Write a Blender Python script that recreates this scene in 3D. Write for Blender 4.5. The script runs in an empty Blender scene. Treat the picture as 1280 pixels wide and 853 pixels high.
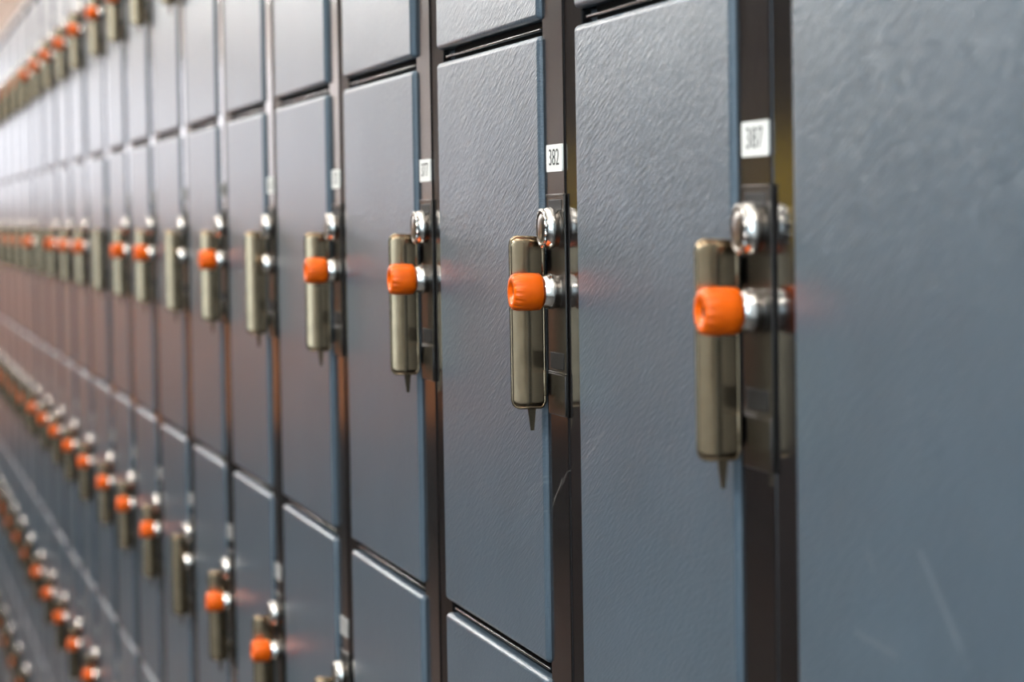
import bpy, bmesh, math, random
from mathutils import Vector, Matrix
random.seed(11)
C = bpy.context.scene.collection
PI = math.pi
W, H, EYE = 0.34, 0.3518, 1.45
# post right edges along the wall (measured small deviations from an even 0.34 m pitch)
DEV = [0, .0135, .0055, -.0121, -.0365, -.0150, -.0095, -.0122, .0317, .0700, -.0007, .0080, -.0092, -.0077, -.0167]
def post_x(k):
    return W * (-k + (DEV[k] if 0 <= k < len(DEV) else .13 if k < 0 else 0))
TOPS = {r: EYE + .0969 - (r - 2) * H for r in (1, 2, 3, 4, 5)}
PW = .0795                     # visible post width
BASE_Z = TOPS[5] - H
TOP_Z = TOPS[1] + .0085
LOCK = H - .1382                # lock height inside one locker

# ------------------------------------------------------------------ materials
def nodes_of(name):
    m = bpy.data.materials.new(name); m.use_nodes = True
    nt = m.node_tree; b = nt.nodes['Principled BSDF']
    return m, nt, b
def L(nt, a, b): nt.links.new(a, b)
def N(nt, kind, **kw):
    n = nt.nodes.new(kind)
    for k, v in kw.items(): setattr(n, k, v)
    return n
def coords(nt, scale=(1, 1, 1), rot=(0, 0, 0), rnd=True, kind='POINT'):
    tc = N(nt, 'ShaderNodeTexCoord'); mp = N(nt, 'ShaderNodeMapping'); mp.vector_type = kind
    mp.inputs['Scale'].default_value = scale; mp.inputs['Rotation'].default_value = rot
    L(nt, tc.outputs['Object'], mp.inputs['Vector'])
    if rnd:
        oi = N(nt, 'ShaderNodeObjectInfo'); mm = N(nt, 'ShaderNodeMath', operation='MULTIPLY'); mm.inputs[1].default_value = 37.0
        L(nt, oi.outputs['Random'], mm.inputs[0]); L(nt, mm.outputs[0], mp.inputs['Location'])
    return mp.outputs['Vector']
def noise(nt, vec, scale, detail=3, rough=.5):
    n = N(nt, 'ShaderNodeTexNoise'); n.inputs['Scale'].default_value = scale; n.inputs['Detail'].default_value = detail
    n.inputs['Roughness'].default_value = rough; L(nt, vec, n.inputs['Vector']); return n.outputs['Fac']
def ramp(nt, fac, pts):
    r = N(nt, 'ShaderNodeValToRGB'); e = r.color_ramp.elements
    while len(e) < len(pts): e.new(.5)
    for i, (p, c) in enumerate(pts): e[i].position = p; e[i].color = (*c, 1) if len(c) == 3 else c
    L(nt, fac, r.inputs['Fac']); return r.outputs['Color']
def bump(nt, b, height, dist, strength=1.0, prev=None):
    bp = N(nt, 'ShaderNodeBump'); bp.inputs['Distance'].default_value = dist; bp.inputs['Strength'].default_value = strength
    L(nt, height, bp.inputs['Height'])
    if prev is not None: L(nt, prev, bp.inputs['Normal'])
    L(nt, bp.outputs['Normal'], b.inputs['Normal']); return bp.outputs['Normal']

def add_scratches(nt, fac, scratches):
    if scratches:
        tc = N(nt, 'ShaderNodeTexCoord')
        for (x0, z0, x1, z1, w, s) in scratches:
            # distance from the segment (x0,z0)-(x1,z1) on the door
            sub = N(nt, 'ShaderNodeVectorMath', operation='SUBTRACT'); L(nt, tc.outputs['Object'], sub.inputs[0]); sub.inputs[1].default_value = (x0, 0, z0)
            flat = N(nt, 'ShaderNodeVectorMath', operation='MULTIPLY'); L(nt, sub.outputs[0], flat.inputs[0]); flat.inputs[1].default_value = (1, 0, 1)
            d = Vector((x1 - x0, 0, z1 - z0)); l2 = d.length_squared
            dot = N(nt, 'ShaderNodeVectorMath', operation='DOT_PRODUCT'); L(nt, flat.outputs[0], dot.inputs[0]); dot.inputs[1].default_value = d / l2
            cl = N(nt, 'ShaderNodeClamp'); L(nt, dot.outputs['Value'], cl.inputs[0])
            scl = N(nt, 'ShaderNodeVectorMath', operation='SCALE'); scl.inputs[0].default_value = d; L(nt, cl.outputs[0], scl.inputs['Scale'])
            df = N(nt, 'ShaderNodeVectorMath', operation='DISTANCE'); L(nt, flat.outputs[0], df.inputs[0]); L(nt, scl.outputs[0], df.inputs[1])
            mr = N(nt, 'ShaderNodeMapRange'); L(nt, df.outputs['Value'], mr.inputs['Value'])
            mr.inputs['From Min'].default_value = 0; mr.inputs['From Max'].default_value = w; mr.inputs['To Min'].default_value = s; mr.inputs['To Max'].default_value = 0
            mx = N(nt, 'ShaderNodeMath', operation='MAXIMUM'); L(nt, fac, mx.inputs[0]); L(nt, mr.outputs[0], mx.inputs[1]); fac = mx.outputs[0]
    return fac

DOORC = (.076, .106, .134)
def door_mat(name, scratches=()):
    m, nt, b = nodes_of(name)
    b.inputs['Roughness'].default_value = .28
    b.inputs['IOR'].default_value = 1.45
    # fine diagonal brushing of the lacquer + orange peel
    v1 = coords(nt, (9, 1, 1), (0, math.radians(-24), 0), True, 'TEXTURE')
    streak = noise(nt, v1, 1000, 1, .5)
    v2 = coords(nt)
    peel = noise(nt, v2, 330, 2)
    wave = noise(nt, v2, 7, 1)
    n1 = bump(nt, b, wave, .0010, .6)
    n2 = bump(nt, b, peel, .00005, .8, n1)
    n3 = bump(nt, b, streak, .00028, .95, n2)
    # colour with slight wear and thin pale scuffs
    mott = noise(nt, v2, 14, 4, .6)
    col = ramp(nt, mott, [(.3, tuple(c * .93 for c in DOORC)), (.7, tuple(c * 1.07 for c in DOORC))])
    v3 = coords(nt, (26, 1, 1), (0, math.radians(-30), 0), True, 'TEXTURE')
    sc = noise(nt, v3, 150, 1)
    gate = noise(nt, v2, 9, 1)
    r1 = ramp(nt, sc, [(.78, (0, 0, 0)), (.84, (.35, .35, .35))]); r2 = ramp(nt, gate, [(.5, (0, 0, 0)), (.66, (1, 1, 1))])
    mul = N(nt, 'ShaderNodeMath', operation='MULTIPLY'); L(nt, r1, mul.inputs[0]); L(nt, r2, mul.inputs[1])
    fac = mul.outputs[0]
    fac = add_scratches(nt, fac, scratches)
    mix = N(nt, 'ShaderNodeMix', data_type='RGBA'); L(nt, fac, mix.inputs[0]); L(nt, col, mix.inputs[6]); mix.inputs[7].default_value = (.26, .29, .31, 1)
    L(nt, mix.outputs[2], b.inputs['Base Color'])
    return m
M = {}
M['door'] = door_mat('blue_grey_lacquer')
M['door_scratched'] = door_mat('blue_grey_lacquer_scratched', [
    (.128, .134, .1634, .1054, .0022, .34), (.064, .0960, .1043, .0935, .0022, .22), (.0771, .1281, .0827, .1213, .0022, .22), (.1634, .1054, .171, .099, .0016, .15)])
M['door_scuffed'] = door_mat('blue_grey_lacquer_scuffed', [
    (.185, .073, .262, .1115, .0009, .26), (.225, .098, .262, .1085, .0013, .20), (.205, .0660, .262, .0925, .0008, .20)])
M['door_rubbed'] = door_mat('blue_grey_lacquer_rubbed', [(.002, .125, .0460, .1455, .0012, .26), (.012, .137, .0408, .1431, .0008, .2)])

def simple(name, col, rough, metal=0, ns=0, nd=0, ior=1.5, var=.1, vs=20, rvar=0):
    m, nt, b = nodes_of(name)
    b.inputs['Roughness'].default_value = rough; b.inputs['Metallic'].default_value = metal; b.inputs['IOR'].default_value = ior
    v = coords(nt)
    f = noise(nt, v, vs, 3)
    L(nt, ramp(nt, f, [(.3, tuple(c * (1 - var) for c in col)), (.7, tuple(min(1, c * (1 + var)) for c in col))]), b.inputs['Base Color'])
    if ns: bump(nt, b, noise(nt, v, ns, 2), nd)
    return m
M['post'] = simple('dark_brown_lacquer', (.0085, .0070, .0068), .14, 0, 240, .00002, 1.62)
def post_scratched():
    m = simple('dark_brown_lacquer_scratched', (.0085, .0070, .0068), .14, 0, 240, .00002, 1.62)
    nt = m.node_tree; b = nt.nodes['Principled BSDF']; col = b.inputs['Base Color'].links[0].from_socket
    z = N(nt, 'ShaderNodeValue'); z.outputs[0].default_value = 0
    f = add_scratches(nt, z.outputs[0], [(-.0715, 1.2915, -.0498, 1.3084, .0006, .75), (-.0690, 1.2950, -.0394, 1.3127, .0005, .6), (-.0560, 1.3010, -.0291, 1.3179, .0004, .4), (-.060, 1.270, -.056, 1.262, .0006, .2)])
    mix = N(nt, 'ShaderNodeMix', data_type='RGBA'); L(nt, f, mix.inputs[0]); L(nt, col, mix.inputs[6]); mix.inputs[7].default_value = (.22, .21, .19, 1)
    L(nt, mix.outputs[2], b.inputs['Base Color']); return m
M['post_scratched'] = post_scratched()
M['steel'] = simple('dull_lock_steel', (.30, .27, .24), .30, 1, 300, .00003)
M['plate'] = simple('smoked_lock_plate_steel', (.085, .077, .070), .30, 1, 200, .00003)
M['handle'] = simple('tarnished_handle_steel', (.29, .215, .135), .18, 1, 120, .00006, vs=90)
M['nickel'] = simple('bright_nickel', (.80, .76, .70), .20, 1)
M['hole'] = simple('black_slot', (.006, .006, .006), .6)
M['orange'] = simple('orange_plastic', (.82, .122, .0015), .32, 0, 500, .00003, 1.42, .06, 60)
M['brass'] = simple('key_blade_brass', (.5, .4, .2), .3, 1)
M['sticker'] = simple('white_number_sticker', (.83, .84, .80), .5, 0, var=.03)
M['sticker_shaded'] = simple('shaded_number_sticker', (.30, .30, .29), .5, 0, var=.1, vs=80)  # weaker light on lower rows and far columns painted in as grey
M['ink'] = simple('black_print', (.02, .02, .02), .6)
M['recess'] = simple('matt_black_recess_paint', (.006, .006, .0065), .7)
M['carcass'] = simple('locker_carcass_paint', (.03, .033, .036), .5)

# ------------------------------------------------------------------ mesh helpers
def box(bm, x0, x1, y0, y1, z0, z1, bev=0, seg=3):
    r = bmesh.ops.create_cube(bm, size=1)
    vs = r['verts']
    for v in vs:
        v.co = Vector((x0 + (v.co.x + .5) * (x1 - x0), y0 + (v.co.y + .5) * (y1 - y0), z0 + (v.co.z + .5) * (z1 - z0)))
    if bev:
        es = list({e for v in vs for e in v.link_edges})
        r = bmesh.ops.bevel(bm, geom=es, offset=bev, segments=seg, profile=.5, affect='EDGES')
        for f in r['faces']: f.smooth = True
def prism_z(bm, pts, z0, z1):
    """closed outline pts (x, y) run up from z0 to z1"""
    lo = [bm.verts.new((x, y, z0)) for x, y in pts]; hi = [bm.verts.new((x, y, z1)) for x, y in pts]
    n = len(pts)
    for i in range(n): bm.faces.new((lo[i], lo[(i + 1) % n], hi[(i + 1) % n], hi[i]))
    bm.faces.new(lo[::-1]); bm.faces.new(hi)
def lathe(bm, prof, cx, cz, n=48, rfun=None, close_ends=True):
    """prof: (radius, out) pairs; axis points out of the wall (-y)"""
    rings = []
    for j, (r, o) in enumerate(prof):
        if r < 1e-6: rings.append([bm.verts.new((cx, -o, cz))])
        else:
            rings.append([bm.verts.new((cx + (rr := r * (rfun(j, 2 * PI * i / n) if rfun else 1)) * math.cos(2 * PI * i / n), -o, cz + rr * math.sin(2 * PI * i / n))) for i in range(n)])
    for a, b in zip(rings, rings[1:]):
        for i in range(n):
            j = (i + 1) % n
            if len(a) == 1 and len(b) == 1: break
            if len(a) == 1: f = bm.faces.new((a[0], b[j], b[i]))
            elif len(b) == 1: f = bm.faces.new((a[i], a[j], b[0]))
            else: f = bm.faces.new((a[i], a[j], b[j], b[i]))
            f.smooth = True
def tube(bm, pts, r, n=8, closed=False):
    pts = [Vector(p) for p in pts]; m = len(pts); rings = []
    for i, p in enumerate(pts):
        a = pts[(i - 1) % m] if closed or i else pts[0]; b = pts[(i + 1) % m] if closed or i < m - 1 else pts[-1]
        t = (b - a).normalized(); u = t.cross(Vector((1, 0, 0)));
        if u.length < .1: u = t.cross(Vector((0, 1, 0)))
        u.normalize(); w = t.cross(u)
        rings.append([bm.verts.new(p + r * (math.cos(2 * PI * k / n) * u + math.sin(2 * PI * k / n) * w)) for k in range(n)])
    for i in range(m if closed else m - 1):
        a, b = rings[i], rings[(i + 1) % m]
        for k in range(n):
            f = bm.faces.new((a[k], a[(k + 1) % n], b[(k + 1) % n], b[k])); f.smooth = True
    if not closed:
        bm.faces.new(rings[0][::-1]); bm.faces.new(rings[-1])
def mesh_of(bm, name, mats):
    bmesh.ops.recalc_face_normals(bm, faces=bm.faces)
    me = bpy.data.meshes.new(name); bm.to_mesh(me); bm.free()
    for m in (mats if isinstance(mats, (list, tuple)) else [mats]): me.materials.append(m)
    return me
def obj(name, bm, mats, parent=None, loc=(0, 0, 0)):
    o = bpy.data.objects.new(name, mesh_of(bm, name, mats)); C.objects.link(o)
    o.parent = parent; o.location = loc; return o
def thing(name, label, cat, loc, group=None):
    o = bpy.data.objects.new(name, None); o.empty_display_size = .02; C.objects.link(o); o.location = loc
    o['label'] = label; o['category'] = cat
    if group: o['group'] = group
    return o
def copy_tree(o, parent=None):
    c = o.copy(); C.objects.link(c); c.parent = parent
    for ch in list(o.children): copy_tree(ch, c)
    return c

# ------------------------------------------------------------------ one locker with its parts
DW = W - PW                                   # door width
LX = -.0515                                   # lock axis, from the right edge of the post
def door_bm(width=DW):
    bm = bmesh.new(); box(bm, -.0030, width - .0004, 0, .0092, .0085, H, .0031, 5); return bm
def handle_bm():
    """curved upright finger pull standing out from the door edge; local origin = door hinge"""
    bm = bmesh.new()
    bx = DW + .0095; z0, z1 = LOCK - .0632, LOCK + .0295; out = .0192
    ns, nz = 18, 30
    def curve(s):
        # s 0..1 outwards from the door: bulges towards the viewer's side, lip curling back at the outer edge
        y = -(.0012 + s * (out - .0012)); x = bx + .0014 * math.sin(PI * min(1, s * 1.02)) - .0004 * s
        return x, y
    def zr(s):
        d = s * out; r = .0045; t = z1; b = z0
        if out - d < r: k = r - math.sqrt(max(0, r * r - (r - (out - d)) ** 2)); t -= k; b += k
        if d < .003: k = .003 - math.sqrt(max(0, .003 ** 2 - (.003 - d) ** 2)); b += k; t -= k + .001
        t -= .0012 * (1 - s)
        return b, t
    front, back = [], []
    for i in range(ns + 1):
        s = i / ns; s = 1 - (1 - s) ** 1.3; x, y = curve(s); b, t = zr(s)
        fr, bk = [], []
        for j in range(nz + 1):
            z = b + (t - b) * j / nz
            fr.append(bm.verts.new((x + .0006, y, z))); bk.append(bm.verts.new((x - .0006, y, z)))
        front.append(fr); back.append(bk)
    for i in range(ns):
        for j in range(nz):
            for g in (front, back):
                f = bm.faces.new((g[i][j], g[i + 1][j], g[i + 1][j + 1], g[i][j + 1])); f.smooth = True
    loop = [(i, 0) for i in range(ns + 1)] + [(ns, j) for j in range(1, nz + 1)] + [(i, nz) for i in range(ns - 1, -1, -1)] + [(0, j) for j in range(nz - 1, 0, -1)]
    for a, b in zip(loop, loop[1:] + loop[:1]):
        bm.faces.new((front[a[0]][a[1]], front[b[0]][b[1]], back[b[0]][b[1]], back[a[0]][a[1]]))
    pts = [(front[i][j].co + back[i][j].co) / 2 for i, j in loop]
    tube(bm, pts, .00085, 8, True)
    # ear by the dial and the two feet that hold the pull on the door
    box(bm, DW - .006, bx + .0010, -.0022, -.0002, LOCK + .010, LOCK + .024, .0006, 2)
    box(bm, DW - .006, bx + .0010, -.0022, -.0002, z0 + .006, z0 + .020, .0006, 2)
    # tapering wedge joined to the bottom of the pull
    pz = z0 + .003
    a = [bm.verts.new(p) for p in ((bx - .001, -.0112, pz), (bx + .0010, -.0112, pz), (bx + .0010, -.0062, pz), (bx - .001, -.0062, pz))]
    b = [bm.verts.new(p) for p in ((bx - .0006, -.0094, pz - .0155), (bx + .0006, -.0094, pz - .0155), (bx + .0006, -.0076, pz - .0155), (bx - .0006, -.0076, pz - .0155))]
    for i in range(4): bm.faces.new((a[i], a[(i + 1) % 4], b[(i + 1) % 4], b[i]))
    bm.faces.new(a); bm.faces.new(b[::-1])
    return bm
FY = .0026                                     # front of the post's lock face
def plate_bm():
    bm = bmesh.new(); x0, x1 = -PW + .0065, -.0348
    box(bm, x0, x1, FY - .0006, FY + .0005, LOCK - .067, LOCK + .052, .0004, 2)
    # folded edge, window rim at the top, pressed steps at the foot
    for (a, b, c, d) in ((x0, x1, LOCK + .0505, LOCK + .052), (x1 - .0022, x1, LOCK + .034, LOCK + .052), (x0, x1, LOCK - .0445, LOCK - .0435)):
        box(bm, a, b, FY - .0010, FY - .0003, c, d, .0003, 2)
    box(bm, x0 + .001, x1 - .001, FY - .0014, FY - .0003, LOCK - .0665, LOCK - .0445, .0005, 2)
    return bm
def slot_bm(z0, z1):
    bm = bmesh.new(); box(bm, -PW + .011, -.0400, FY - .0009, FY - .0003, LOCK + z0, LOCK + z1, .0004, 2); return bm
def dial_bm():
    bm = bmesh.new()
    zc = LOCK + .0338
    lathe(bm, [(.0100, -.003), (.0102, .0000), (.0111, .0006), (.0114, .0014), (.0112, .0028), (.0107, .0042), (.0099, .0054)], LX, zc, 64)
    def rf(j, a): return 1 + (.055 * (1 if math.sin(15 * a) > .0 else -1) if j in (1, 2, 3) else 0)
    lathe(bm, [(.0094, .0052), (.0101, .0056), (.0101, .0062), (.0099, .0070), (.0089, .0071), (.0086, .0067), (.0074, .0066), (.0070, .0069), (.0030, .0072), (0, .0072)], LX, zc, 120, rf)
    for f in bm.faces:
        c = f.calc_center_median()
        if c.y < -.0057 and math.hypot(c.x - LX, c.z - zc) < .0097 and not (c.y > -.0068 and math.hypot(c.x - LX, c.z - zc) > .0092): f.material_index = 1
    return bm
def cylinder_bm():
    bm = bmesh.new()
    lathe(bm, [(.0090, -.003), (.0092, .0004), (.0097, .0010), (.0095, .0024), (.0090, .0046), (.0084, .0062), (.0079, .0070), (.0066, .0073), (.0052, .0073), (.0048, .0068), (0, .0067)], LX, LOCK, 48)
    return bm
def keyhole_bm():
    bm = bmesh.new(); box(bm, LX - .0006, LX + .0006, -.0073, -.0065, LOCK - .0040, LOCK + .0040, .0002, 1); return bm
def number_plate_bm():
    bm = bmesh.new(); z = LOCK + .0712; x0, x1 = -PW + .0080, -.0375; h = .0073; r = .0014
    pts = []
    for cx, cz, a0 in ((x1 - r, z + h - r, 0), (x0 + r, z + h - r, 90), (x0 + r, z - h + r, 180), (x1 - r, z - h + r, 270)):
        for i in range(5):
            a = math.radians(a0 + 22.5 * i); pts.append((cx + r * math.cos(a), cz + r * math.sin(a)))
    f = [bm.verts.new((x, FY - .0007, zz)) for x, zz in pts]; b = [bm.verts.new((x, FY + .0002, zz)) for x, zz in pts]
    bm.faces.new(f); bm.faces.new(b[::-1])
    for i in range(len(pts)): j = (i + 1) % len(pts); bm.faces.new((f[i], b[i], b[j], f[j]))
    return bm
def body_bm():
    """open steel compartment behind the door"""
    bm = bmesh.new(); x1 = DW - .001; x0 = .001; t = .0012; y0, y1 = .0155, .42; z0, z1 = .006, H + .0005
    box(bm, x0, x0 + t, y0, y1, z0, z1); box(bm, x1 - t, x1, y0, y1, z0, z1)
    box(bm, x0 + t, x1 - t, y0, y1, z0, z0 + t); box(bm, x0 + t, x1 - t, y0, y1, z1 - t, z1); box(bm, x0 + t, x1 - t, y1 - t, y1, z0 + t, z1 - t)
    return bm

proto = thing('locker', 'blue-grey steel locker', 'locker', (0, 0, 0), 'blue-grey lockers in the wall of lockers')
HINGE = (-W, 0, 0)
d_ = obj('door', door_bm(), M['door'], proto, HINGE)
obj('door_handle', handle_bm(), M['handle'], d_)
obj('body', body_bm(), M['carcass'], proto, (-W, 0, 0))
p_ = obj('lock_plate', plate_bm(), M['plate'], proto)
obj('plate_slot', slot_bm(.0430, .0490), M['hole'], p_)
obj('plate_slot', slot_bm(-.0420, -.0330), M['hole'], p_)
obj('coin_dial', dial_bm(), [M['nickel'], M['steel']], proto)
c_ = obj('lock_cylinder', cylinder_bm(), M['nickel'], proto)
obj('keyhole', keyhole_bm(), M['hole'], c_)
obj('number_plate', number_plate_bm(), M['sticker'], proto)

# key: fluted orange cap on a short shaft
kproto = thing('locker_key', 'orange capped key', 'key', (0, 0, 0), 'orange-capped keys standing in the locker locks')
def cap_bm():
    bm = bmesh.new()
    prof = [(.0066, .0), (.0092, .0002), (.0099, .0010), (.0101, .0050), (.0101, .0095), (.0101, .0112), (.0099, .0140), (.0093, .0156), (.0082, .0163), (.0060, .0163), (.0054, .0158), (.0050, .0148), (.0024, .0146), (.0020, .0126), (0, .0125)]
    def rf(j, a):
        if j in (5, 6, 7): return 1 - (.0, .065, .07)[j - 5] * (1 if math.sin(15 * a) > .25 else 0)
        return 1
    lathe(bm, prof, 0, 0, 120, rf)
    for f in bm.faces:
        if f.calc_center_median().y < -.0095 and f.calc_center_median().xz.length < .0025: f.material_index = 1
    return bm
obj('key_cap', cap_bm(), [M['orange'], M['hole']], kproto)
sb = bmesh.new(); lathe(sb, [(.0026, -.0055), (.0044, -.0050), (.0044, .0004), (.0, .0005)], 0, 0, 24)
obj('key_shaft', sb, M['brass'], kproto)
for o in list(kproto.children): o.location = (0, -.0074, 0)

# frame of one column: upright post between two columns of doors and the crossbars behind the door gaps
FH = TOP_Z + .012
def post_bm():
    bm = bmesh.new(); z0 = BASE_Z - .0035; z1 = FH
    x0, xs = -PW - .009, -.0360
    # outline seen from above: gap bottom, lock face, small step, sloping side face, return
    pts = [(x0, .0135), (x0, .0100), (-PW + .0001, .0100), (-PW + .0002, FY + .0006), (-PW + .0009, FY), (xs - .0006, FY), (xs, FY + .0005),
           (xs + .0005, FY + .0012), (xs + .0012, FY + .0009), (-.0050, FY + .0023), (-.0045, FY + .003), (-.0042, .0100), (.008, .0100), (.008, .0135)]
    prism_z(bm, pts, z0, z1)
    return bm
def crossbar_bm(w):
    # dark back strip with a thin rounded ridge in the middle of the door gap
    bm = bmesh.new()
    box(bm, -w + .0085, -PW - .0092, .0096, .0134, -.0030, .0115)
    for f in bm.faces: f.material_index = 1
    box(bm, -w + .0085, -PW - .0092, .0036, .0098, .0032, .0052, .0009, 3)
    return bm
FAR = 22
POST = None
def words_col(k):
    return {1: 'one column', 2: 'two columns', 3: 'three columns', 4: 'four columns', 5: 'five columns', 6: 'six columns', 7: 'seven columns', 8: 'eight columns', 9: 'nine columns',
            10: 'ten columns', 11: 'eleven columns', 12: 'twelve columns', 13: 'thirteen columns', 14: 'fourteen columns', 15: 'fifteen columns', 16: 'sixteen columns', 17: 'seventeen columns',
            18: 'eighteen columns', 19: 'nineteen columns', 20: 'twenty columns', 21: 'twenty-one columns', 22: 'twenty-two columns'}[k]
post_mesh = mesh_of(post_bm(), 'upright_profile', M['post'])
for k in range(-1, FAR):
    if k == -1: lab = 'dark brown upright post nearest the camera, one column before number 387'
    elif k == 0: lab = 'dark brown upright post carrying the white number 387 sticker'
    elif k == 1: lab = 'dark brown upright post carrying the white number 382 sticker'
    else: lab = 'dark brown upright post %s beyond the number 387 post' % words_col(k)
    fr = thing('locker_upright', lab, 'post', (post_x(k), 0, 0), 'dark upright posts between the locker doors')
    o = bpy.data.objects.new('upright_profile', post_mesh if k != 1 else mesh_of(post_bm(), 'upright_profile', M['post_scratched'])); C.objects.link(o); o.parent = fr
    o.rotation_euler.z = 0 if k < 3 else math.radians(random.uniform(-.1, .1))
    w = post_x(k) - post_x(k + 1)
    bar_mesh = mesh_of(crossbar_bm(w), 'crossbar', [M['post'], M['recess']])
    for r in range(1, 7):
        o = bpy.data.objects.new('crossbar', bar_mesh); C.objects.link(o); o.parent = fr
        o.location = (0, 0, EYE + .0969 - (r - 2) * H - .0005)

# ------------------------------------------------------------------ camera
F = 3400.0
cam_p = Vector((3.00605588 * W, -1.05841604 * W, EYE))
yaw, pitch, roll = .23433155, -.04645284, -.01571465
fw = Vector((-math.cos(yaw) * math.cos(pitch), math.sin(yaw) * math.cos(pitch), math.sin(pitch)))
r0 = fw.cross(Vector((0, 0, 1))).normalized(); u0 = r0.cross(fw)
rt = math.cos(roll) * r0 + math.sin(roll) * u0; up = -math.sin(roll) * r0 + math.cos(roll) * u0
def project(p):
    d = Vector(p) - cam_p; z = d.dot(fw)
    if z < .05: return (9e9, 9e9)
    return 640 + F * d.dot(rt) / z, 426.5 - F * d.dot(up) / z

# ------------------------------------------------------------------ place the lockers
ROWS = {1: 'one row above', 2: 'in the row of', 3: 'one row below', 4: 'two rows below', 5: 'three rows below'}
ROWP = {1: 'one row above number 387', 2: 'in the row of number 387', 3: 'one row below number 387', 4: 'two rows below number 387', 5: 'three rows below number 387'}
NO_KEY = {(4, 2), (6, 2), (9, 2), (6, 3), (13, 2)}
NO_LOCK = {(9, 2), (13, 2)}
def text_mesh(s):
    cu = bpy.data.curves.new('digits', 'FONT'); cu.body = s; cu.size = .0122; cu.align_x = 'CENTER'; cu.align_y = 'CENTER'; cu.extrude = .00008; cu.offset = -.00012
    t = bpy.data.objects.new('digits_tmp', cu); C.objects.link(t)
    dg = bpy.context.evaluated_depsgraph_get(); me = bpy.data.meshes.new_from_object(t.evaluated_get(dg))
    C.objects.unlink(t); bpy.data.objects.remove(t); me.materials.clear(); me.materials.append(M['ink'])
    me.transform(Matrix.Diagonal((1.24, 1.04, 1, 1))); me.transform(Matrix.Rotation(PI / 2, 4, 'X')); return me
shaded_plate = mesh_of(number_plate_bm(), 'number_plate', M['sticker_shaded'])
first = True; kfirst = True; nl = 0
for k in range(-1, FAR):
    for r in range(1, 6):
        X = post_x(k); base = TOPS[r] - H; w = post_x(k) - post_x(k + 1)
        P = [project((x, 0, z)) for x in (X, X - w / 2, X - w + .01) for z in (base, base + H / 4, base + H / 2, base + .75 * H, base + H)]
        if not any(-12 < a < 1292 and -10 < b < 862 for a, b in P): continue
        o = proto if first else copy_tree(proto); 
        first = False; nl += 1
        o.location = (X, 0, base)
        if k == -1 and r == 2: lab = 'large nearest blue-grey locker door filling the picture edge, with pale scratches'
        elif k == -1: lab = 'nearest blue-grey locker %s, beside the number 387 post' % ROWP[r]
        elif k == 0: lab = {1: 'blue-grey locker directly above locker number 387', 2: 'blue-grey steel locker numbered 387 with an orange key', 3: 'blue-grey locker directly below locker number 387'}[r]
        elif k == 1: lab = {1: 'blue-grey locker directly above locker number 382', 2: 'blue-grey steel locker numbered 382 with an orange key', 3: 'blue-grey locker directly below locker number 382'}[r]
        else: lab = 'blue-grey locker %s, %s further along' % (ROWP[r], words_col(k))
        if (k, r) in NO_KEY and (k, r) not in NO_LOCK: lab = lab.replace('blue-grey locker', 'keyless blue-grey locker')
        o['label'] = lab
        for ch in o.children:
            nm = ch.name.split('.')[0]
            if nm in ('door', 'body'):
                ch.location.x = -w
                ch.scale.x = (w - PW) / DW
                if nm == 'door':
                    ch.scale.x = 1; ch.location.x = -PW - DW
                    if abs(w - W) > .0003:      # the pitch varies by a few millimetres: this door gets its own width
                        wd = w - PW; bmx = door_bm(wd); ch.data = mesh_of(bmx, 'door', M['door']); ch.location.x = -w
                        for h in ch.children: h.location.x = wd - DW
                    if (k, r) == (-1, 2): ch.data = ch.data.copy(); ch.data.materials[0] = M['door_scratched']
                    if (k, r) == (0, 2): ch.data = ch.data.copy(); ch.data.materials[0] = M['door_rubbed']
                    if (k, r) == (1, 2): ch.data = ch.data.copy(); ch.data.materials[0] = M['door_scuffed']
                    if k > 1: ch.rotation_euler.z = math.radians(random.uniform(-.22, .10))
        if (k, r) in NO_LOCK:
            for ch in [c for c in o.children if c.name.split('.')[0] in ('coin_dial', 'lock_cylinder')]:
                for g in list(ch.children): bpy.data.objects.remove(g)
                bpy.data.objects.remove(ch)
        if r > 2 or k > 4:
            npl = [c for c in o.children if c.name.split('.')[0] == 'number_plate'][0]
            npl.data = shaded_plate
        if r == 2 and 0 <= k < 6:
            npl = [c for c in o.children if c.name.split('.')[0] == 'number_plate'][0]
            t = bpy.data.objects.new('printed_number', text_mesh(str(387 - 5 * k))); C.objects.link(t); t.parent = npl
            t.location = (-.0548, FY - .0008, LOCK + .0712)
        if (k, r) not in NO_KEY:
            a, b = project((X + LX, -.02, base + LOCK))
            if -16 < a < 1296 and -16 < b < 869:
                kk = kproto if kfirst else copy_tree(kproto); kfirst = False
                kk.location = (X + LX, 0, base + LOCK)
                rot = random.uniform(0, 2 * PI)
                for ch in kk.children: ch.rotation_euler.y = rot if k > 0 else 0
                if k == 0: kk['label'] = 'orange fluted key cap in the lock of locker number 387'
                elif k == 1: kk['label'] = 'orange fluted key cap in the lock of locker number 382'
                else: kk['label'] = 'orange-capped key %s, %s further along' % (ROWP[r], words_col(k))
print('lockers', nl, 'keys', len([o for o in bpy.data.objects if o.name.startswith('locker_key')]))

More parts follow.
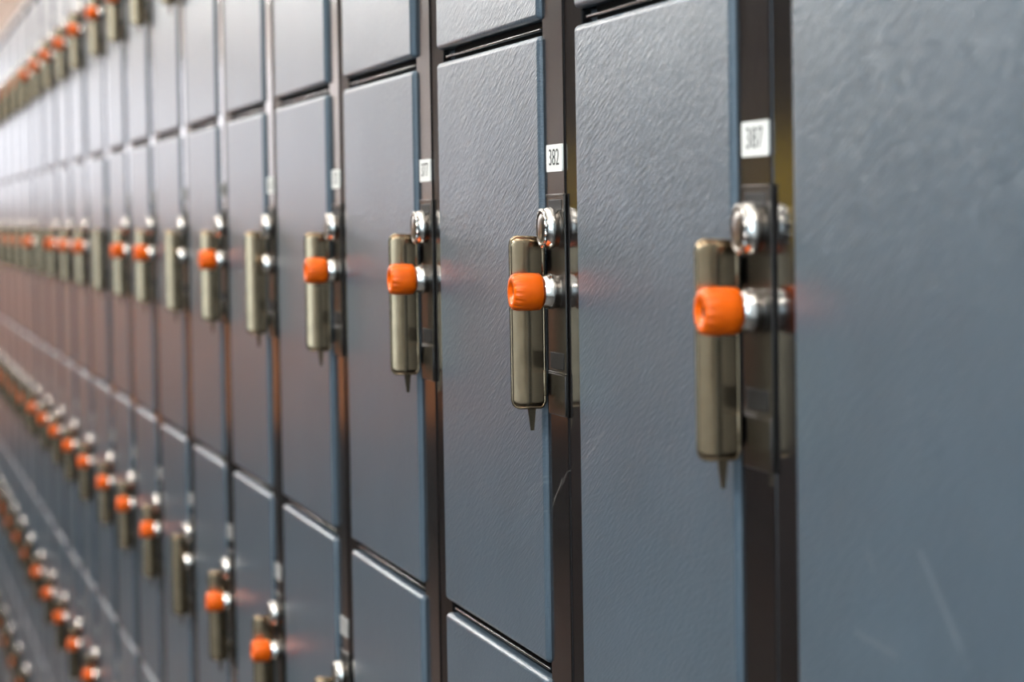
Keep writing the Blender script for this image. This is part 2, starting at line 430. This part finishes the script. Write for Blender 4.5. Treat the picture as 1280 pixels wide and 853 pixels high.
# ------------------------------------------------------------------ the room
def structure(name, bm, m):
    o = obj(name, bm, m); o['kind'] = 'structure'; return o
def wallmat(name, col, rough=.7, ns=60, nd=.0005): return simple(name, col, rough, 0, ns, nd, var=.05, vs=3)
XE, XW, YO, ZC = 1.9, -11.0, -3.4, 2.85
m_floor, nt, b = nodes_of('brown_floor_tiles')
bt = N(nt, 'ShaderNodeTexBrick'); bt.offset = 0; bt.inputs['Scale'].default_value = 1; bt.inputs['Brick Width'].default_value = .4; bt.inputs['Row Height'].default_value = .4; bt.inputs['Mortar Size'].default_value = .006
bt.inputs['Color1'].default_value = (.028, .025, .024, 1); bt.inputs['Color2'].default_value = (.034, .030, .028, 1); bt.inputs['Mortar'].default_value = (.015, .014, .013, 1)
L(nt, coords(nt, rnd=False), bt.inputs['Vector']); L(nt, bt.outputs['Color'], b.inputs['Base Color']); b.inputs['Roughness'].default_value = .35
def slab(name, m, *a):
    bm = bmesh.new(); box(bm, *a); return structure(name, bm, m)
pb = bmesh.new(); box(pb, post_x(FAR), post_x(-1), .002, .43, 0, BASE_Z - .0035, .002, 2); structure('trim_1', pb, M['carcass'])
tb = bmesh.new(); box(tb, post_x(FAR), post_x(-1), .001, .43, FH + .0005, FH + .022, .002, 2); structure('trim_2', tb, M['post'])
slab('floor', m_floor, XW - .1, XE + .1, YO - .1, .6, -.1, 0)
slab('ceiling', wallmat('ceiling_paint', (.78, .77, .75)), XW - .1, XE + .1, YO - .1, .6, ZC, ZC + .1)
slab('wall_back', wallmat('tan_wall_paint', (.50, .28, .10)), XW, XE, .45, .6, 0, ZC)
slab('wall_opposite', wallmat('grey_wall_paint', (.04, .04, .045)), XW, XE, YO - .1, YO, 0, ZC)
slab('wall_near', wallmat('near_wall_paint', (.55, .68, .80)), XE, XE + .1, YO - .1, .6, 0, ZC)
# far end: brown timber dado, a wide window above it
WZ0, WZ1 = 1.47, 2.20
mw = wallmat('brown_timber', (.42, .17, .07), .5)
slab('wall_far', mw, XW - .1, XW, YO, .45, .52, WZ0)
slab('baseboard_far', M['carcass'], XW - .1, XW + .01, YO, .45, 0, .52)
slab('wall_far_top', wallmat('far_wall_paint', (.66, .60, .59)), XW - .1, XW, YO, .45, WZ1, ZC)
slab('wall_far_side', wallmat('far_side_paint', (.66, .60, .59)), XW - .1, XW, YO, -1.38, WZ0, WZ1)
fb = bmesh.new()
for y in (-1.38, -.78, -.18, .42): box(fb, XW - .06, XW + .02, y - .03, y + .03, WZ0, WZ1, .004, 2)
for z in (WZ0 + .03, WZ1 - .03): box(fb, XW - .06, XW + .02, -1.38, .45, z - .03, z + .03, .004, 2)
structure('window_1', fb, simple('window_frame_paint', (.6, .6, .6), .4))
# daylight sky seen through the window is the world; an area light in the opening carries it inside
def area(name, loc, rot, sx, sy, power, col):
    l = bpy.data.lights.new(name, 'AREA'); l.shape = 'RECTANGLE'; l.size = sx; l.size_y = sy; l.energy = power; l.color = col
    o = bpy.data.objects.new(name, l); C.objects.link(o); o.location = loc; o.rotation_euler = rot; return o
area('window_daylight', (XW - .12, -.48, (WZ0 + WZ1) / 2), (0, -PI / 2, 0), WZ1 - WZ0, 1.8, 11, (1.0, .95, 1.0))
for x in (.9, -1.1, -3.1, -5.1, -7.1, -8.9, -10.2):
    area('fluorescent_lamp', (x, -1.35, ZC - .40), (0, 0, 0), 1.2, .16, 38, (1.0, .98, .95))
    area('ceiling_fill', (x, -.50, ZC - .38), (PI, 0, 0), 1.2, .16, 34, (1.0, .98, .95))  # added upward fill that brightens the ceiling for the lock highlights
area('side_fill', (XE - .03, -1.6, 1.7), (0, PI / 2, 0), 1.3, 1.6, 22, (.62, .82, 1.0))  # added cool fill to brighten the door edges, no window on this wall
wd = bpy.data.worlds.new('sky'); bpy.context.scene.world = wd; wd.use_nodes = True
wd.node_tree.nodes['Background'].inputs[0].default_value = (.75, .85, 1, 1); wd.node_tree.nodes['Background'].inputs[1].default_value = 1.0
# unseen yellow panel added opposite for its reflection in the nearest door
bm = bmesh.new(); box(bm, -9.4, -6.2, YO, YO + .03, 1.32, 1.70, .004, 2)
yb = obj('reflection_panel', bm, simple('yellow_board', (.75, .55, .05), .5)); yb['kind'] = 'structure'

cam = bpy.data.cameras.new('camera'); co = bpy.data.objects.new('camera', cam); C.objects.link(co)
cam.sensor_width = 36; cam.lens = F / 1280 * 36; cam.clip_start = .01
Rm = Matrix((rt, up, -fw)).transposed().to_4x4(); Rm.translation = cam_p; co.matrix_world = Rm
cam.dof.use_dof = True; cam.dof.focus_distance = 1.51; cam.dof.aperture_fstop = 10.5
bpy.context.scene.camera = co
vs = bpy.context.scene.view_settings
vs.view_transform = 'Standard'; vs.look = 'None'; vs.gamma = 1; vs.exposure = 0; vs.use_curve_mapping = False
